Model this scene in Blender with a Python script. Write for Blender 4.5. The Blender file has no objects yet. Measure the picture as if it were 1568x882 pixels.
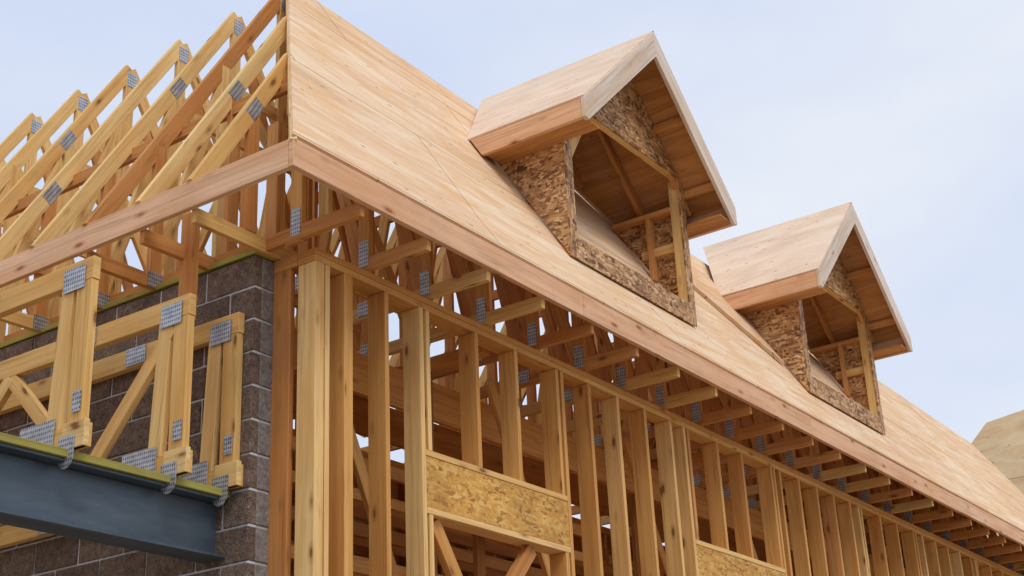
import bpy, bmesh, math, random
from mathutils import Vector, Matrix
random.seed(7)
scene=bpy.context.scene
AX,AY,ZE,W,P=.7066,.4840,.2716,1.6114,1.5853
HF=.19
GZ=-5.07
XE=16.3
RY=-AY+W; RX=-AX+W; RZ=ZE+W*P
def zr(y): return ZE+P*(y+AY)
# ------------------------------------------------------------------ materials
class NT:
    def __init__(s,name):
        s.m=bpy.data.materials.new(name); s.m.use_nodes=True
        s.t=s.m.node_tree; s.b=s.t.nodes['Principled BSDF']
    def n(s,typ,**kw):
        nd=s.t.nodes.new(typ)
        for k,v in kw.items(): setattr(nd,k,v)
        return nd
    def l(s,a,b): s.t.links.new(a,b)
    def uv(s,sc,rot=0):
        tc=s.n('ShaderNodeTexCoord'); mp=s.n('ShaderNodeMapping')
        mp.inputs['Scale'].default_value=sc; mp.inputs['Rotation'].default_value=(0,0,rot)
        s.l(tc.outputs['UV'],mp.inputs['Vector']); return mp.outputs['Vector']
    def noise(s,vec,scale,detail=4,rough=.55,dist=0):
        n=s.n('ShaderNodeTexNoise'); n.inputs['Scale'].default_value=scale
        n.inputs['Detail'].default_value=detail; n.inputs['Roughness'].default_value=rough
        n.inputs['Distortion'].default_value=dist
        s.l(vec,n.inputs['Vector']); return n
    def ramp(s,fac,stops):
        r=s.n('ShaderNodeValToRGB'); e=r.color_ramp.elements
        while len(e)<len(stops): e.new(.5)
        for i,(p,c) in enumerate(stops):
            e[i].position=p; e[i].color=(c if len(c)==4 else (*c,1))
        s.l(fac,r.inputs['Fac']); return r.outputs['Color']
    def mix(s,f,a,b,mode='MIX'):
        m=s.n('ShaderNodeMix',data_type='RGBA',blend_type=mode)
        for v,i in ((f,0),(a,6),(b,7)):
            if isinstance(v,(int,float)): m.inputs[i].default_value=v
            elif isinstance(v,tuple): m.inputs[i].default_value=(*v,1) if len(v)==3 else v
            else: s.l(v,m.inputs[i])
        return m.outputs[2]
    def bump(s,h,strength=.3,dist=.01):
        b=s.n('ShaderNodeBump'); b.inputs['Strength'].default_value=strength; b.inputs['Distance'].default_value=dist
        s.l(h,b.inputs['Height']); s.l(b.outputs['Normal'],s.b.inputs['Normal'])

def lumber(name,ca,cb,dark=(.25,.11,.035),rough=.7,grime=.18):
    t=NT(name)
    g=t.n('ShaderNodeNewGeometry')
    base=t.mix(g.outputs['Random Per Island'],ca,cb)
    gr=t.noise(t.uv((1.1,34,1)),1.0,3,.65,.9)
    grc=t.ramp(gr.outputs['Fac'],[(.3,(.62,.52,.42)),(.5,(1,.98,.96)),(.75,(1.14,1.12,1.08))])
    c=t.mix(.75,base,grc,'MULTIPLY')
    big=t.noise(t.uv((1.0,7,1)),1.0,2,.5)
    c=t.mix(t.ramp(big.outputs['Fac'],[(.45,(0,0,0)),(.7,(.6,.6,.6))]),c,(cb[0]*.88,cb[1]*.70,cb[2]*.5))
    v=t.n('ShaderNodeTexVoronoi'); v.inputs['Scale'].default_value=1; t.l(t.uv((3.6,10,1)),v.inputs['Vector'])
    k=t.ramp(v.outputs['Distance'],[(.09,(1,1,1)),(.15,(.4,.4,.4)),(.28,(0,0,0))])
    sel=t.n('ShaderNodeSeparateColor'); t.l(v.outputs['Color'],sel.inputs[0])
    gt=t.n('ShaderNodeMath',operation='GREATER_THAN'); gt.inputs[1].default_value=.5; t.l(sel.outputs[0],gt.inputs[0])
    kk=t.mix(1.0,k,gt.outputs[0],'MULTIPLY')
    c=t.mix(kk,c,dark)
    tc=t.n('ShaderNodeTexCoord')
    gm=t.noise(tc.outputs['Object'],2.3,4,.7)
    c=t.mix(t.ramp(gm.outputs['Fac'],[(.5,(0,0,0)),(.75,(grime,)*3)]),c,(.22,.15,.10))
    t.l(c,t.b.inputs['Base Color']); t.b.inputs['Roughness'].default_value=rough
    t.b.inputs['Specular IOR Level'].default_value=.25
    t.bump(gr.outputs['Fac'],.25,.004)
    return t.m
M_yel=lumber('lumber_yellow',(.85,.61,.27),(.77,.47,.16))
M_org=lumber('lumber_orange',(.72,.37,.13),(.56,.24,.07))
M_pink=lumber('lumber_fascia',(.87,.58,.38),(.78,.46,.27),dark=(.36,.13,.05),grime=.2)
M_pale=lumber('lumber_weathered',(.82,.71,.62),(.73,.61,.51),dark=(.4,.28,.2),grime=.15)
M_stud=lumber('lumber_stud',(.80,.46,.15),(.64,.31,.085),grime=.1)
M_studl=lumber('lumber_stud_pale',(.88,.60,.26),(.80,.49,.18),grime=.1)
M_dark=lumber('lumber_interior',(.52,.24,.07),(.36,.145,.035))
M_green=lumber('lumber_treated_green',(.54,.52,.12),(.36,.34,.08),grime=.6)
def ply(name,ca,cb,panel=True,stain=(.62,.30,.08),freq=9,sa=.75,fac=1.0):
    t=NT(name)
    st=t.noise(t.uv((.8,freq,1)),1.0,4,.6,1.6)
    c=t.ramp(st.outputs['Fac'],[(.28,tuple(x*.86 for x in cb)),(.44,cb),(.6,ca),(.75,tuple(min(1,x*1.05) for x in ca))])
    fi=t.noise(t.uv((4,60,1)),1.0,2,.6)
    c=t.mix(.4*fac,c,t.ramp(fi.outputs['Fac'],[(.3,(.8,.76,.72)),(.6,(1.04,1.04,1.04))]),'MULTIPLY')
    sp=t.noise(t.uv((.7,2.6,1)),1.0,4,.65,2.2)
    c=t.mix(t.ramp(sp.outputs['Fac'],[(.50,(0,0,0)),(.62,(sa*.55,)*3),(.66,(sa,)*3)]),c,stain)
    if panel:
        b=t.n('ShaderNodeTexBrick'); t.l(t.uv((1,1,1)),b.inputs['Vector'])
        b.inputs['Scale'].default_value=1; b.inputs['Brick Width'].default_value=2.44; b.inputs['Row Height'].default_value=1.22
        b.inputs['Mortar Size'].default_value=.005; b.inputs['Mortar Smooth'].default_value=.2
        b.inputs['Color1'].default_value=(1,1,1,1); b.inputs['Color2'].default_value=(.90,.82,.75,1); b.inputs['Mortar'].default_value=(.38,.27,.18,1)
        c=t.mix(1.0,c,b.outputs['Color'],'MULTIPLY')
    tc=t.n('ShaderNodeTexCoord'); gm=t.noise(tc.outputs['Object'],1.1,5,.7)
    c=t.mix(t.ramp(gm.outputs['Fac'],[(.5,(0,0,0)),(.75,(.28,.28,.28))]),c,(.48,.36,.28))
    v=t.n('ShaderNodeTexVoronoi'); v.inputs['Scale'].default_value=1; t.l(t.uv((6,15,1)),v.inputs['Vector'])
    k=t.ramp(v.outputs['Distance'],[(.09,(.85,.85,.85)),(.16,(0,0,0))])
    sel=t.n('ShaderNodeSeparateColor'); t.l(v.outputs['Color'],sel.inputs[0])
    gt=t.n('ShaderNodeMath',operation='GREATER_THAN'); gt.inputs[1].default_value=.6; t.l(sel.outputs[0],gt.inputs[0])
    c=t.mix(t.mix(1.0,k,gt.outputs[0],'MULTIPLY'),c,(.34,.15,.05))
    t.l(c,t.b.inputs['Base Color']); t.b.inputs['Roughness'].default_value=.75; t.b.inputs['Specular IOR Level'].default_value=.2
    t.bump(st.outputs['Fac'],.12,.004)
    return t.m
M_ply=ply('plywood_sheathing',(.88,.68,.47),(.82,.55,.33),stain=(.78,.45,.17),freq=5.5)
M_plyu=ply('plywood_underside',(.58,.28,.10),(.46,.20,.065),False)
M_plyd=ply('plywood_dormer_roof',(.85,.67,.51),(.80,.60,.44),False,stain=(.72,.50,.34),freq=2.5,sa=.35,fac=.6)
M_plyn=ply('plywood_neighbour',(.92,.72,.45),(.86,.63,.36),True,stain=(.80,.55,.28),freq=3,sa=.4,fac=.6)
def osb(name,stops,sc=1.0,rots=(.3,1.35,2.3)):
    t=NT(name)
    out=None
    w=t.noise(t.uv((7,7,1)),1.0,2,.5)
    scl=t.n('ShaderNodeVectorMath',operation='SCALE'); scl.inputs['Scale'].default_value=2.0; t.l(w.outputs['Color'],scl.inputs[0])
    for i,rot in enumerate(rots):
        ad=t.n('ShaderNodeVectorMath',operation='ADD'); t.l(t.uv((13*sc,52*sc,1),rot),ad.inputs[0]); t.l(scl.outputs[0],ad.inputs[1])
        v=t.n('ShaderNodeTexVoronoi'); v.inputs['Scale'].default_value=1; t.l(ad.outputs[0],v.inputs['Vector'])
        s=t.n('ShaderNodeSeparateColor'); t.l(v.outputs['Color'],s.inputs[0])
        col=t.ramp(s.outputs[0],stops)
        if out is None: out=col; hs=s.outputs[0]
        else:
            sel=t.noise(t.uv((20*sc,20*sc,1),rot),1.0,1,.5)
            out=t.mix(t.ramp(sel.outputs['Fac'],[(.49,(0,0,0)),(.53,(1,1,1))]),out,col)
    bl=t.noise(t.uv((2.2,2.2,1)),1.0,3,.6)
    out=t.mix(.8,out,t.ramp(bl.outputs['Fac'],[(.35,(.72,.66,.6)),(.65,(1.08,1.06,1.04))]),'MULTIPLY')
    t.l(out,t.b.inputs['Base Color']); t.b.inputs['Roughness'].default_value=.6
    t.bump(hs,.4,.005)
    return t.m
M_osb=osb('oriented_strand_board',[(0,(.11,.045,.015)),(.2,(.32,.145,.05)),(.55,(.52,.275,.105)),(.82,(.66,.40,.18)),(1,(.78,.55,.30))],.8)
M_osbh=osb('engineered_strand_header',[(0,(.36,.15,.02)),(.22,(.62,.30,.045)),(.7,(.74,.40,.075)),(1,(.82,.52,.15))],.85,(.02,.12,-.1))
def metal():
    t=NT('galvanized_plate')
    v=t.n('ShaderNodeTexVoronoi'); v.inputs['Scale'].default_value=1; v.inputs['Randomness'].default_value=0.1; t.l(t.uv((60,38,1)),v.inputs['Vector'])
    c=t.ramp(v.outputs['Distance'],[(.16,(.08,.085,.09)),(.3,(.46,.48,.51)),(.6,(.62,.64,.68))])
    n=t.noise(t.uv((14,14,1)),1,3,.6)
    c=t.mix(.7,c,t.ramp(n.outputs['Fac'],[(.35,(.5,.52,.56)),(.7,(1.1,1.1,1.1))]),'MULTIPLY')
    t.l(c,t.b.inputs['Base Color']); t.b.inputs['Metallic'].default_value=.4; t.b.inputs['Roughness'].default_value=.4
    t.bump(v.outputs['Distance'],.5,.003); return t.m
M_met=metal()
def steel():
    t=NT('painted_steel'); n=t.noise(t.uv((2,9,1)),1,6,.65)
    c=t.ramp(n.outputs['Fac'],[(.3,(.05,.07,.09)),(.6,(.08,.11,.14)),(.8,(.17,.20,.22))])
    t.l(c,t.b.inputs['Base Color']); t.b.inputs['Roughness'].default_value=.42; t.b.inputs['Metallic'].default_value=.2
    t.bump(n.outputs['Fac'],.1,.004); return t.m
M_steel=steel()
def block():
    t=NT('split_face_block'); g=t.n('ShaderNodeNewGeometry'); tc=t.n('ShaderNodeTexCoord')
    n=t.noise(tc.outputs['Object'],22,6,.75); n2=t.noise(tc.outputs['Object'],120,2,.7)
    base=t.mix(g.outputs['Random Per Island'],(.30,.205,.155),(.42,.30,.235))
    c=t.mix(1,base,t.ramp(n.outputs['Fac'],[(.3,(.42,.39,.37)),(.6,(1.1,1.08,1.05)),(.7,(1.8,1.8,1.9))]),'MULTIPLY')
    c=t.mix(.8,c,t.ramp(n2.outputs['Fac'],[(.35,(.5,.5,.5)),(.65,(1.3,1.3,1.3))]),'MULTIPLY')
    t.l(c,t.b.inputs['Base Color']); t.b.inputs['Roughness'].default_value=.95
    ad=t.n('ShaderNodeMath',operation='ADD'); t.l(n.outputs['Fac'],ad.inputs[0]); t.l(n2.outputs['Fac'],ad.inputs[1])
    t.bump(ad.outputs[0],1.0,.04); return t.m
M_block=block()
def simple(name,col,sc=8,var=.3,rough=.9,bumpd=.01):
    t=NT(name); tc=t.n('ShaderNodeTexCoord'); n=t.noise(tc.outputs['Object'],sc,5,.65)
    c=t.ramp(n.outputs['Fac'],[(.3,tuple(x*(1-var) for x in col)),(.7,tuple(x*(1+var) for x in col))])
    t.l(c,t.b.inputs['Base Color']); t.b.inputs['Roughness'].default_value=rough; t.bump(n.outputs['Fac'],.5,bumpd); return t.m
M_mortar=simple('mortar',(.56,.57,.60),60,.2)
M_smooth=simple('smooth_block',(.21,.18,.165),45,.45)
M_ground=simple('gravel_dirt',(.32,.26,.19),3,.3,1,.05)
M_conc=simple('concrete_slab',(.4,.39,.37),6,.2)
# ------------------------------------------------------------------ geometry helpers
class MB:
    def __init__(s): s.v=[];s.f=[];s.uv=[];s.mi=[]
    def board(s,p0,p1,w,h,up=(0,0,1),mi=0,jit=True):
        p0=Vector(p0);p1=Vector(p1);d=(p1-p0);L=d.length;d.normalize();up=Vector(up)
        sd=d.cross(up)
        if sd.length<1e-4: up=Vector((1,0,0)); sd=d.cross(up)
        sd.normalize();u=sd.cross(d).normalized()
        if jit:
            j=.0012; o=Vector((random.uniform(-j,j),random.uniform(-j,j),random.uniform(-j,j))); p0=p0+o;p1=p1+o
        b=len(s.v)
        for p in (p0,p1):
            for a,c in ((-1,-1),(1,-1),(1,1),(-1,1)):
                s.v.append(p+sd*(a*w/2)+u*(c*h/2))
        ou=random.uniform(0,60);ov=random.uniform(0,60)
        dims=[w,h,w,h];acc=ov
        for k in range(4):
            k2=(k+1)%4
            s.f.append((b+k,b+k2,b+4+k2,b+4+k)); s.uv.append([(ou,acc),(ou,acc+dims[k]),(ou+L,acc+dims[k]),(ou+L,acc)]); s.mi.append(mi); acc+=dims[k]+.03
        for q in ((3,2,1,0),(4,5,6,7)):
            s.f.append(tuple(b+i for i in q)); s.uv.append([(ou,ov),(ou+.01*w,ov),(ou+.01*w,ov+h),(ou,ov+h)]); s.mi.append(mi)
    def box(s,a,b,mi=0,axis=None):
        a=Vector(a);b=Vector(b);c=(a+b)/2;e=b-a
        ax=axis if axis is not None else max(range(3),key=lambda i:abs(e[i]))
        d=Vector((0,0,0));d[ax]=e[ax]/2
        if ax==2: s.board(c-d,c+d,abs(e[1]),abs(e[0]),(1,0,0),mi,False)
        elif ax==0: s.board(c-d,c+d,abs(e[1]),abs(e[2]),(0,0,1),mi,False)
        else: s.board(c-d,c+d,abs(e[0]),abs(e[2]),(0,0,1),mi,False)
    def prism(s,poly,off,ud,vd,mi=0,uo=None):
        poly=[Vector(p) for p in poly];off=Vector(off);ud=Vector(ud).normalized();vd=Vector(vd).normalized();n=len(poly);b=len(s.v)
        o=uo if uo is not None else (random.uniform(0,50),random.uniform(0,50))
        nrm=(poly[1]-poly[0]).cross(poly[2]-poly[0])
        if nrm.dot(off)>0: poly.reverse()
        s.v+=poly+[p+off for p in poly]
        U=lambda p:(p.dot(ud)+o[0],p.dot(vd)+o[1])
        s.f.append(tuple(b+i for i in range(n)));s.uv.append([U(p) for p in poly]);s.mi.append(mi)
        s.f.append(tuple(b+n+i for i in reversed(range(n))));s.uv.append([U(poly[i]+off) for i in reversed(range(n))]);s.mi.append(mi)
        for i in range(n):
            j=(i+1)%n
            s.f.append((b+j,b+i,b+n+i,b+n+j))
            A,B=U(poly[j]),U(poly[i]); t=off.length
            s.uv.append([A,B,(B[0]+t*.3,B[1]+t),(A[0]+t*.3,A[1]+t)]);s.mi.append(mi)
    def make(s,name,mats,parent=None,bevel=.0025):
        me=bpy.data.meshes.new(name); me.from_pydata([tuple(v) for v in s.v],[],s.f)
        uvl=me.uv_layers.new(name='UVMap'); k=0
        for fi,f in enumerate(s.f):
            for q in s.uv[fi]: uvl.data[k].uv=q; k+=1
        for m in (mats if isinstance(mats,list) else [mats]): me.materials.append(m)
        for i,p in enumerate(me.polygons): p.material_index=s.mi[i]
        ob=bpy.data.objects.new(name,me); scene.collection.objects.link(ob)
        if bevel:
            md=ob.modifiers.new('bevel','BEVEL'); md.width=bevel; md.segments=1; md.limit_method='ANGLE'
        if parent: ob.parent=parent
        return ob
def empty(name):
    e=bpy.data.objects.new(name,None); scene.collection.objects.link(e); return e
house=empty('timber_frame_house')
plates=MB()
def plateX(x,y,z,wy,hz):
    plates.box((x-.003,y-wy/2,z-hz/2),(x,y+wy/2,z+hz/2),axis=1)
def plateY(x,y,z,wx,hz,d=None):
    if d is None: plates.box((x-wx/2,y-.003,z-hz/2),(x+wx/2,y,z+hz/2),axis=0)
    else:
        d=Vector(d).normalized(); c=Vector((x,y-.0015,z)); plates.board(c-d*wx/2,c+d*wx/2,.003,hz,jit=False)
# ------------------------------------------------------------------ main roof sheathing
def drop(x): return -.014*max(0,x-RX)
sh=MB()
nrm=Vector((0,-P,1)).normalized()
slope=Vector((0,1,P)).normalized()
def rp(x,y):
    f=(y+AY)/W
    return (x,y,zr(y)+drop(x)*f)
sh.prism([rp(-AX+.0,-AY),rp(XE,-AY),rp(XE,RY),rp(RX,RY)],-nrm*.018,(1,0,0),slope,0,(0,0))
roof=sh.make('front_roof_sheathing',[M_ply],house,0)
pt=MB()
L=[(4.55,.95),(5.68,.39),(6.62,.02),(6.70,.5),(6.70,1.1),(4.55,1.1)]
pt.prism([Vector(rp(x,y))+nrm*.035 for x,y in L],-nrm*.033,(1,0,0),slope,0)
pt.make('roof_overlay_sheet',[M_ply],house,0)
bs=MB()
bn=Vector((0,P,1)).normalized(); bsl=Vector((0,-1,P)).normalized()
def bp(x,y): return (x,y,RZ-(y-RY)*P+drop(x))
bs.prism([bp(7.0,RY+.02),bp(XE,RY+.02),bp(XE,RY+W+.0),bp(7.0,RY+W)],-bn*.018,(1,0,0),bsl,0)
bs.make('rear_roof_sheathing',[M_plyu],house,0)
# ------------------------------------------------------------------ fascia
fa=MB()
xs=[-AX,2.15,5.9,9.8,13.2,XE]
for i in range(len(xs)-1):
    dz=random.uniform(-.004,.004)
    fa.box((xs[i]+(.0 if i==0 else .002),-AY-.002,ZE-HF+dz),(xs[i+1]-.002,-AY+.036,ZE-.022+dz))
ys=[-AY+.038,4.3,8.6]
for i in range(2):
    fa.box((-AX,ys[i],ZE-HF),(-AX+.036,ys[i+1]-.003,ZE-.02))
fa.make('eave_fascia_board',[M_pink],house,.003)
# ------------------------------------------------------------------ front trusses (run along Y)
tr=MB()
T=.038
def ytruss(x,full=True,hip=None):
    n=.06*math.sqrt(1+P*P)
    zx=lambda y: rp(x,y)[2]
    yback=RY+W
    ytop=RY; ztop=zr(RY)-n+drop(x)-.02
    if hip is not None: ytop=hip; ztop=zr(hip)-n
    mi=random.choice([0,1,1])
    tr.board((x,-AY+.04,.062),(x,yback-.03,.062),T,.089,mi=mi)
    tr.box((x-T/2,.01,.001),(x+T/2,.13,.017),1)
    tr.board((x,-AY+.05,zr(-AY+.05)-n),(x,ytop,ztop),T,.089,(0,0,1),mi=random.choice([0,1]))
    if full: tr.board((x,yback-.04,zr(-AY+.04)-n),(x,RY+.05,ztop-.09),T,.089,(0,0,1),mi=0)
    tr.box((x-T/2,.0,.107),(x+T/2,.089,zr(.04)-n-.02),2)
    plateX(x-T/2,.045,.13,.075,.17)
    yy=[.55,1.05] if ytop>1 else ([.55] if ytop>.6 else [])
    prev=.07
    for k,y in enumerate(yy):
        tr.box((x-T/2,y-.045,.107),(x+T/2,y+.045,zx(y)-n-.03),1)
        tr.board((x+.001,prev,.1),(x+.001,y,zx(y)-n-.1),T*.96,.089,mi=1)
        plateX(x-T/2,y,.09,.12,.10); prev=y
    if full:
        for y in (1.7,2.25):
            z=RZ-(y-RY)*P-n+drop(x)
            tr.box((x-T/2,y-.045,.107),(x+T/2,y+.045,z-.03),1)
            tr.board((x+.001,y,.1),(x+.001,y-.55,RZ-(y-.55-RY)*P-n-.15+drop(x)),T*.96,.089,mi=0)
        tr.board((x+.001,RY-.75,zx(RY-.75)-n-.05),(x+.001,RY+.75,zx(RY-.75)-n-.05),T*.9,.089,mi=1)
for xx in (-.1,.5): ytruss(xx,False,hip=xx+AX-AY-.05)
x=1.1
while x<XE:
    ytruss(x); x+=.61
ytruss(XE-.03)
tr.make('roof_truss_row',[M_yel,M_org,M_stud],house)
# ------------------------------------------------------------------ left wing trusses (run along X)
tl=MB()
n6=.05*math.sqrt(1+P*P)
sd_=(1,0,P)
def xtruss(y,peak=True,num=0):
    xt=RX if y>RY else y+AY-AX
    zt=ZE+P*(xt+AX)-n6
    tl.board((-AX+.04,y,.05),((RX+W) if peak else 1.2,y,.05),T,.09,mi=random.choice([0,1]))
    tl.board((-AX+.03,y,ZE+.03*P-n6),(xt,y,zt),T,.10,mi=1 if num==9 else 0)
    if peak:
        tl.board((RX+W-.03,y,ZE+.03*P-n6),(xt,y,zt),T,.10,mi=0)
        tl.box((RX-.045,y-T/2,.1),(RX+.045,y+T/2,zt-.05),0)
        plateY(RX+.01,y-T/2,zt-.10,.09,.13)
        for f in (.33,.66):
            xx=-AX+W*f; zz=ZE+P*W*f-n6
            tl.box((xx-.045,y-T/2,.1),(xx+.045,y+T/2,zz-.03),1 if f<.5 else 0)
            if f>.5: tl.board((xx,y+.002,zz-.05),(RX,y+.002,zz-.55),T*.9,.089,mi=0)
            if f>.5 and num%2==0 or (f<.5 and num%3==1): plateY(xx,y-T/2,zz-.01,.17,.085,sd_)
            plateY(xx,y-T/2,.06,.12,.10)
        tl.board((-AX+W*.33,y+.002,.1),(-AX+W*.66,y+.002,ZE+P*W*.66-n6-.12),T*.9,.089,mi=0)
        tl.board((RX+W*.66,y+.002,.1),(RX+W*.1,y+.002,RZ-P*W*.2),T*.9,.089,mi=1)
        xx=-AX+W*.66
        tl.board((xx-.1,y+.001,ZE+P*(W*.66-.1)-n6-.02),(RX+W*.34+.1,y+.001,ZE+P*(W*.66-.1)-n6-.02),T*.85,.089,mi=0)
    else:
        xx=-AX+(xt+AX)*.6; zz=ZE+P*(xx+AX)-n6
        if zz>.25: tl.box((xx-.045,y-T/2,.1),(xx+.045,y+T/2,zz-.03),1); plateY(xx,y-T/2,zz-.01,.15,.085,sd_)
for y in (.30,.72): xtruss(y,False)
for i in range(12): xtruss(1.666+.596*i,True,i if i!=9 else 8)
xtruss(1.18,True,9)
tl.board((-AX+.03,-AY+.03,ZE-.07),(RX,RY,RZ-.12),T,.12,mi=0)
tl.board((-AX+W*.5-.1,.2,ZE+P*(W*.5-.1)-.22),(-AX+W*.5-.1,7.5,ZE+P*(W*.5-.1)-.22),.038,.089,mi=1)
tl.box((-.02,.13,.1),(.07,.168,.75),1); tl.box((.02,-.08,.1),(.058,.0,.7),0)
tl.box((-.06,.26,.1),(-.02,.35,.9),1)
tl.make('wing_roof_truss_row',[M_yel,M_org],house)
# ------------------------------------------------------------------ front stud wall
sw=MB()
SD=.14
XW=XE-.6
zb=GZ+.15
for i,(a,b) in enumerate([(0,4.1),(4.1,8.9),(8.9,XW)]):
    sw.box((a+.001,0,-.038),(b,SD,0.0),0)
for i,(a,b) in enumerate([(0,2.9),(2.9,7.2),(7.2,12.1),(12.1,XW)]):
    sw.box((a+.001,0.002,-.078),(b,SD,-.040),0)
sw.box((0,.142,-.078),(.09,.33,0),1,1)
def stud(x,z0=None,z1=-.08,d=SD,y=0,mi=None):
    z0=zb if z0 is None else z0
    dx=random.uniform(-.004,.004)
    sw.box((x-T/2+dx,y+random.uniform(0,.004),z0),(x+T/2+dx,y+d,z1),random.choice([0,0,2,1]) if mi is None else mi,2)
sw.box((0,.19,zb),(.038,.33,-.08),1,2)
for xx in (.022,.062,.102): stud(xx+.004,mi=2)
for xx in (.27,.312): stud(xx,mi=0)
stud(.64,mi=0)
heads=[(1.03,2.54),(4.46,6.04),(8.1,9.6),(11.7,13.2)]
zh1,zh2=-.9986,-1.3534
for a,b in heads:
    sw.box((a-.03,.0,zh1-.038),(b+.03,SD,zh1),2)
    sw.box((a-.03,.004,zh2),(b+.03,SD-.01,zh1-.040),3)
    sw.box((a-.03,.0,zh2-.04),(b+.03,SD,zh2-.002),2)
    stud(a-.052,mi=2); stud(a+.012,zh1)
    stud(b+.052,mi=0); stud(b-.012,zh1,mi=0)
    stud(a+.012,None,zh2-.042); stud(b-.012,None,zh2-.042)
    stud(a+.53,zh1,mi=0); stud(a+.99,zh1,mi=0)
    sw.board((a+.1,.07,zh2-.06),(a+.65,.07,zh2-.85),.05,.1,mi=0)
    sw.board((b-.35,.075,zh2-.06),(b-1.1,.075,zh2-.85),.05,.1,mi=1)
x=2.96
while x<XW:
    if not any(h[0]-.13<x<h[1]+.13 for h in heads): stud(x)
    x+=.4064
sw.box((0,0,zb-.04),(XW,SD,zb-.001),0)
sw.make('front_stud_wall',[M_stud,M_org,M_studl,M_osbh],house)
# ------------------------------------------------------------------ interior framing
it=MB()
YB=RY+W-.25
it.box((.1,YB,-.078),(XE-.3,YB+SD,0),0)
x=.3
while x<XE-.5:
    it.box((x,YB,zb),(x+T,YB+SD,-.08),random.choice([0,1]),2); x+=.4064
z=-.45
while z>-4.6:
    it.box((.2,YB-.04,z-.07),(XE-.5,YB-.002,z+.07),random.choice([0,1,1])); z-=.27
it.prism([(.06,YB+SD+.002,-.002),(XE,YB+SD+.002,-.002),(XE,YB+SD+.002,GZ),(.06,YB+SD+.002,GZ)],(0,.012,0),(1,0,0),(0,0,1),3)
it.box((.3,.72,-.42),(12,.76,-.14),0)
it.box((.3,1.5,-.32),(XE-1,1.54,-.04),1)
for xp in (1.9,5.4,9.2,13):
    it.box((xp,.2,-.078),(xp+.09,YB,0),0)
    y=.3
    while y<YB-.1:
        it.box((xp,y,zb),(xp+.09,y+T,-.08),random.choice([0,1]),2); y+=.4
z=-.75
while z>-3.6:
    for (ya,xa,xb) in ((1.05,.3,4.6),(1.95,1.2,9),(1.5,5.6,12)):
        it.box((xa,ya,z-.045+random.uniform(-.02,.02)),(xb,ya+.038,z+.045),random.choice([0,1,1]))
    z-=.23
zf=-2.35
x=.25
while x<XE-.6:
    it.box((x,.16,zf-.24),(x+T,YB-.05,zf),random.choice([0,1]),1); x+=.4064
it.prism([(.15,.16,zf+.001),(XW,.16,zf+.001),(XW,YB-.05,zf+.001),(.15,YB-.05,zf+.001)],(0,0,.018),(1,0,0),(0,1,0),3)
x=.5
while x<14:
    it.board((x,.5,-.1),(x+.9,.5,-1.9),.038,.09,mi=0); x+=1.9
it.make('interior_framing',[M_stud,M_dark,M_yel,M_plyu],house)
sl=MB(); sl.box((-.15,0,GZ-.05),(XW,YB+.2,zb-.042)); sl.make('foundation_slab',[M_conc],house,.01)
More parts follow.
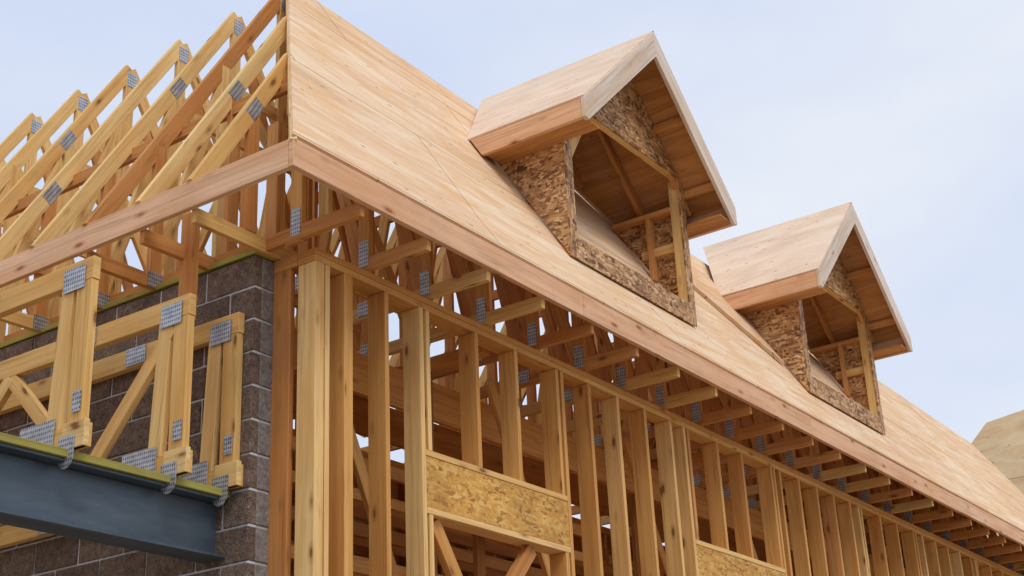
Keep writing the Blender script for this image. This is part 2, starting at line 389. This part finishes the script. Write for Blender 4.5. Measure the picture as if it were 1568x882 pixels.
# ------------------------------------------------------------------ dormers
HE,HW,YF,YW,ZD,PD=1.2197,.9658,-.4922,-.1638,3.0414,.9592
ZDE=ZD-PD*HE
def yroof(z): return -AY+(z-ZE)/P
def dormer(X,name):
    e=empty(name); e.parent=house
    o=MB()
    for s in (-1,1):
        nn=Vector((s*PD,0,1)).normalized(); dn=Vector((s,0,-PD)).normalized()
        o.prism([(X,YF-.03,ZD),(X+s*HE,YF-.03,ZDE),(X+s*HE,yroof(ZDE)+.02,ZDE),(X,yroof(ZD)-.02,ZD)],-nn*.016,(0,1,0),dn,0)
    o.make('dormer_roof_sheathing',[M_plyd],e,0)
    o=MB()
    for s in (-1,1):
        nn=Vector((s*PD,0,1)).normalized(); dn=Vector((s,0,-PD)).normalized()
        dd=Vector((0,0,-.022))
        o.prism([Vector(p)+dd-nn*.002 for p in [(X,YF,ZD-.01),(X+s*(HE-.04),YF,ZDE+.04*PD-.01),(X+s*(HE-.04),yroof(ZDE)-.02,ZDE+.04*PD-.01),(X,yroof(ZD)-.06,ZD-.01)]],-nn*.01,(0,1,0),dn,0)
        zs=ZDE-.17
        o.prism([(X+s*(HE-.04),YF,zs+.015),(X+s*(HW),YF,zs+.015),(X+s*HW,yroof(zs)-.01,zs+.015),(X+s*(HE-.04),yroof(zs)-.01,zs+.015)],(0,0,-.01),(0,1,0),(1,0,0),0)
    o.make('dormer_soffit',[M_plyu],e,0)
    o=MB(); h=.215
    for s in (-1,1):
        dn=Vector((s,0,-PD)).normalized(); nn=Vector((s*PD,0,1)).normalized()
        o.prism([(X+s*.001,YF-.036,ZD-.018),(X+s*HE,YF-.036,ZDE-.018),(X+s*HE,YF-.036,ZDE-.18),(X+s*(HE-.05),YF-.036,ZDE-.19),(X+s*.001,YF-.036,ZD-h-.04)],(0,.034,0),dn,nn,0)
    o.make('rake_board',[M_pale],e,.003)
    o=MB()
    for s in (-1,1):
        z1=ZDE-.018; z0=ZDE-.18
        o.prism([(X+s*(HE-.001),YF,z1),(X+s*(HE-.001),yroof(z1),z1),(X+s*(HE-.001),yroof(z0),z0),(X+s*(HE-.001),YF,z0)],(-s*.036,0,0),(0,1,0),(0,0,1),0)
    o.make('dormer_eave_board',[M_pink],e,.003)
    o=MB(); zbm=zr(YW)
    for s in (-1,1):
        zt=1.86
        o.prism([(X+s*HW,YW,zbm),(X+s*HW,YW,zt),(X+s*HW,yroof(zt),zt)],(-s*.012,0,0),(0,1,0),(0,0,1),0)
        o.prism([(X+s*(HW-.0),YW-.012,zbm-.01),(X+s*(HW-.0),YW-.012,ZD-PD*HW-.04),(X+s*(HW-.10),YW-.012,ZD-PD*(HW-.10)-.04),(X+s*(HW-.10),YW-.012,zbm-.01)],(0,.0115,0),(0,0,1),(1,0,0),0)
    o.prism([(X-HW+.102,YW-.013,zbm-.012),(X+HW-.102,YW-.013,zbm-.012),(X+HW-.102,YW-.013,zbm+.17),(X-HW+.102,YW-.013,zbm+.17)],(0,.012,0),(1,0,0),(0,0,1),0)
    zh=2.13
    xg=(ZD-.04-zh)/PD
    o.prism([(X-min(xg,HW-.102),YW-.013,zh),(X+min(xg,HW-.102),YW-.013,zh),(X,YW-.013,ZD-.04)],(0,.012,0),(1,0,0),(0,0,1),0)
    o.make('strand_board_wall',[M_osb],e,0)
    o=MB()
    for s in (-1,1):
        o.box((X+s*(HW-.014)-(.036 if s>0 else 0),YW+.001,zbm),(X+s*(HW-.014)+(.036 if s<0 else 0),YW+.09,2.1),1,2)
        o.box((X+s*(HW-.054)-(.036 if s>0 else 0),YW+.001,zbm),(X+s*(HW-.054)+(.036 if s<0 else 0),YW+.09,2.12),0,2)
        yy=YW+.3
        while yroof(1.8)>yy+.1:
            o.box((X+s*(HW-.013)-(.089 if s>0 else 0),yy,zr(yy)),(X+s*(HW-.013)+(.089 if s<0 else 0),yy+T,1.84),1,2); yy+=.3
        o.box((X+s*(HW-.013)-(.089 if s>0 else 0),YW+.09,1.84),(X+s*(HW-.013)+(.089 if s<0 else 0),yroof(1.84),1.878),1,1)
        o.box((X+s*(HW-.013)-(.04 if s>0 else 0),YW+.09,1.48),(X+s*(HW-.013)+(.04 if s<0 else 0),yroof(1.5)-.03,1.56),0,1)
        yy=YW+.02
        while yy<RY-.1:
            nn=Vector((s*PD,0,1)).normalized()
            zmin=zr(yy)+.05; lo=min(HE-.06,max(.15,(ZD-.12-zmin)/PD))
            o.board(Vector((X+s*.02,yy,ZD-.02*PD))-nn*.085,Vector((X+s*lo,yy,ZD-lo*PD))-nn*.085,T,.089,nn,mi=1)
            yy+=.42
    for s in (-1,1):
        for f in (.42,.8):
            o.board((X+s*HE*f,YF+.002,ZD-PD*HE*f-.11),(X+s*HE*f,YW-.015,ZD-PD*HE*f-.11),T,.07,mi=1)
    o.board((X,YW,ZD-.13),(X,RY-.05,ZD-.13),T,.14,mi=1)
    o.box((X-HW+.09,YW+.001,zh-.0),(X+HW-.09,YW+.06,zh+.038),0)
    o.box((X-HW+.09,YW+.001,zbm+.13),(X+HW-.09,YW+.088,zbm+.168),0)
    o.board((X-HW+.1,YW+.15,1.45),(X-.25,YW+.15,2.45),T,.089,mi=0)
    o.board((X-HW+.15,YW+.45,1.5),(X+.2,YW+.9,2.1),T,.089,mi=0)
    o.board((X-.35,YW+.75,1.75),(X+HW-.05,YW+.75,1.75),T,.089,mi=1)
    o.make('dormer_framing',[M_yel,M_org],e)
dormer(3.5137,'gable_dormer')
dormer(7.7032,'gable_dormer.001')
plates.make('truss_connector_plates',[M_met],house,0)
# ------------------------------------------------------------------ concrete block wall
bw=MB(); X0,X1,Y0=-.15,.05,.33
random.seed(3)
z=0.0; c=0
while z>GZ:
    z0=z-.2
    y=Y0; first=.4 if c%2==0 else .2
    while y<9:
        Lb=first if y==Y0 else .4
        r=random.uniform(0,.008)
        bw.box((X0-r,y+(.006 if y>Y0 else 0),z0+.006),(X1,y+Lb-.006,z-.006),0)
        if y==Y0: bw.box((X0+.055,y-.006,z0+.007),(X1+.03,y+.004,z-.007),2)
        y+=Lb
    z=z0;c+=1
bw.box((X0+.004,Y0+.004,GZ),(X1-.01,9,-.006),1)
bwall=bw.make('concrete_block_wall',[M_block,M_mortar,M_smooth],None,.005)
pl=MB()
pl.box((X0-.012,Y0-.01,.002),(X1,8.9,.036),0)
o=pl.make('treated_sill_plate',[M_green],bwall)
# ------------------------------------------------------------------ steel beam
sb=MB(); YBm=.58; zt=-1.43; zbm=-1.76
sb.box((-6,YBm-.09,zt-.016),(X0+.0,YBm+.09,zt)); sb.box((-6,YBm-.09,zbm),(X0,YBm+.09,zbm+.016)); sb.box((-6,YBm-.006,zbm+.017),(X0,YBm+.006,zt-.017))
sbo=sb.make('steel_beam',[M_steel],None,.003)
nb=MB(); nb.box((-6,YBm-.11,zt+.002),(X0-.005,YBm+.11,zt+.042)); nb.make('beam_nailer_plate',[M_green],sbo)
sc_=MB()
sc_.box((-5.9,YBm-.1,GZ),(-5.7,YBm+.1,zbm-.002)); sc_.make('steel_column',[M_steel],sbo)
# ------------------------------------------------------------------ floor trusses on the beam
def ftruss(x,num):
    t=MB(); q=MB(); w=.05; zt_=-.36; zb_=-1.385; ye=8.0; ys=.40
    xc=x-w/2
    t.box((x-w,ys-.005,zt_-.125),(x,ye,zt_),0)
    t.box((x-w,ys-.03,zb_),(x,ye,zb_+.125),0)
    a=ys
    t.box((x-w+.001,a,zb_+.126),(x-.001,a+.115,zt_-.126),0,2)
    t.board((xc,a+.225,zb_+.126),(xc,a+.185,zt_-.126),w-.004,.1,(0,1,0),mi=0)
    t.box((x-w-.004,a-.034,zb_-.0),(x-w+.03,a+.14,zb_+.14),0,1)
    if num==1: t.board((xc-.002,a+.13,zt_-.16),(xc-.002,a+.80,zb_+.13),w-.006,.09,mi=1)
    y=a+(1.6 if num!=1 else .8);s=1
    while y<7.0:
        t.board((xc-.002,y,zb_+.13 if s>0 else zt_-.13),(xc-.002,y+.75,zt_-.13 if s>0 else zb_+.13),w-.006,.09,mi=0)
        if s<0: t.box((x-w+.003,y+.75,zb_+.126),(x-.003,y+.85,zt_-.126),0,2)
        y+=.75;s=-s
    def pY(y,z,wy,hz): q.box((x-w-.008,y-wy/2,z-hz/2),(x-w-.004,y+wy/2,z+hz/2),axis=1)
    pY(a+.13,zt_-.10,.165,.13); pY(a+.33,zb_+.1,.27,.16); pY(a+.85,zt_-.06,.17,.11)
    pY(a+.04,zb_+.24,.06,.11); pY(a+1.55,zb_+.06,.18,.11)
    pts=[(x-w-.009,a+.09+.06*math.cos(th),zb_-.03+.07*math.sin(th)) for th in [math.pi+math.pi*i/8 for i in range(9)]]
    pts=[(x-w-.009,a+.15,zb_+.07)]+[(x-w-.009,a+.03,zb_+.07)]+pts
    q.prism(pts,(.004,0,0),(0,1,0),(0,0,1),0)
    ob=t.make('floor_truss',[M_yel,M_studl],None,.003)
    q.make('connector_plate',[M_met],ob,0)
for i,x in enumerate((-.157,-.53,-1.194,-1.9,-2.5)): ftruss(x,i)
hp=MB(); hp.box((-.36,.62,-.39),(-.32,.74,.3),0,2); hp.make('hanging_post',[M_org],house)
# ------------------------------------------------------------------ neighbouring house
nh=MB(); A=19
poly=[(A,-3.2,GZ),(A,-3.2,3.1),(A,-.5,3.70),(A,.91,3.77),(A,1.59,3.68),(A,1.92,3.36),(A,5,0.2),(A,5,GZ)]
nh.prism(poly,(6,0,0),(0,1,0),(0,0,1),0)
nh.make('neighbouring_house_gable',[M_plyn],None,0)
g=MB(); g.prism([(-400,-400,GZ-.06),(400,-400,GZ-.06),(400,400,GZ-.06),(-400,400,GZ-.06)],(0,0,-.5),(1,0,0),(0,1,0)); g.make('ground',[M_ground],None,0)
# ------------------------------------------------------------------ world & sun
w=bpy.data.worlds.new('World'); scene.world=w; w.use_nodes=True; nt=w.node_tree
bg=nt.nodes['Background']; bg.inputs['Strength'].default_value=.1
sky=nt.nodes.new('ShaderNodeTexSky'); sky.sky_type='NISHITA'; sky.sun_disc=False
SE,SA=math.radians(50),math.radians(205)
sky.sun_elevation=SE; sky.sun_rotation=SA
tc=nt.nodes.new('ShaderNodeTexCoord'); mp=nt.nodes.new('ShaderNodeMapping'); mp.inputs['Scale'].default_value=(1,1,2.2)
no=nt.nodes.new('ShaderNodeTexNoise'); no.inputs['Scale'].default_value=2.2; no.inputs['Detail'].default_value=6; no.inputs['Roughness'].default_value=.5
cr=nt.nodes.new('ShaderNodeValToRGB'); cr.color_ramp.elements[0].position=.34; cr.color_ramp.elements[1].position=.66
cr.color_ramp.elements[0].color=(6.7,7.6,9.6,1); cr.color_ramp.elements[1].color=(8.6,9.0,9.8,1)
mx=nt.nodes.new('ShaderNodeMix'); mx.data_type='RGBA'; mx.inputs[0].default_value=.94
nt.links.new(tc.outputs['Generated'],mp.inputs['Vector']); nt.links.new(mp.outputs['Vector'],no.inputs['Vector'])
nt.links.new(no.outputs['Fac'],cr.inputs['Fac']); nt.links.new(sky.outputs['Color'],mx.inputs[6]); nt.links.new(cr.outputs['Color'],mx.inputs[7])
nt.links.new(mx.outputs[2],bg.inputs['Color'])
sd=bpy.data.lights.new('sun','SUN'); sd.energy=1.3; sd.angle=math.radians(22); sd.color=(1,.96,.9)
so=bpy.data.objects.new('sun',sd); scene.collection.objects.link(so)
dirv=Vector((math.sin(SA)*math.cos(SE),math.cos(SA)*math.cos(SE),math.sin(SE)))
so.rotation_euler=dirv.to_track_quat('Z','Y').to_euler(); so.location=dirv*30
# ------------------------------------------------------------------ camera
ya,pi_,ro=.5943,.3984,-.0487
F=Vector((math.cos(ya)*math.cos(pi_),math.sin(ya)*math.cos(pi_),math.sin(pi_)))
R0=Vector((math.sin(ya),-math.cos(ya),0));U0=R0.cross(F)
R=R0*math.cos(ro)+U0*math.sin(ro);U=-R0*math.sin(ro)+U0*math.cos(ro)
cd=bpy.data.cameras.new('camera'); cd.sensor_width=36; cd.lens=2182.09/1568*36; cd.clip_end=2000
co=bpy.data.objects.new('camera',cd); scene.collection.objects.link(co)
m=Matrix((( R.x,U.x,-F.x,-5.5771),(R.y,U.y,-F.y,-5.1271),(R.z,U.z,-F.z,-3.4723),(0,0,0,1)))
co.matrix_world=m; scene.camera=co
scene.view_settings.view_transform='Standard'; scene.view_settings.look='None'; scene.view_settings.exposure=0
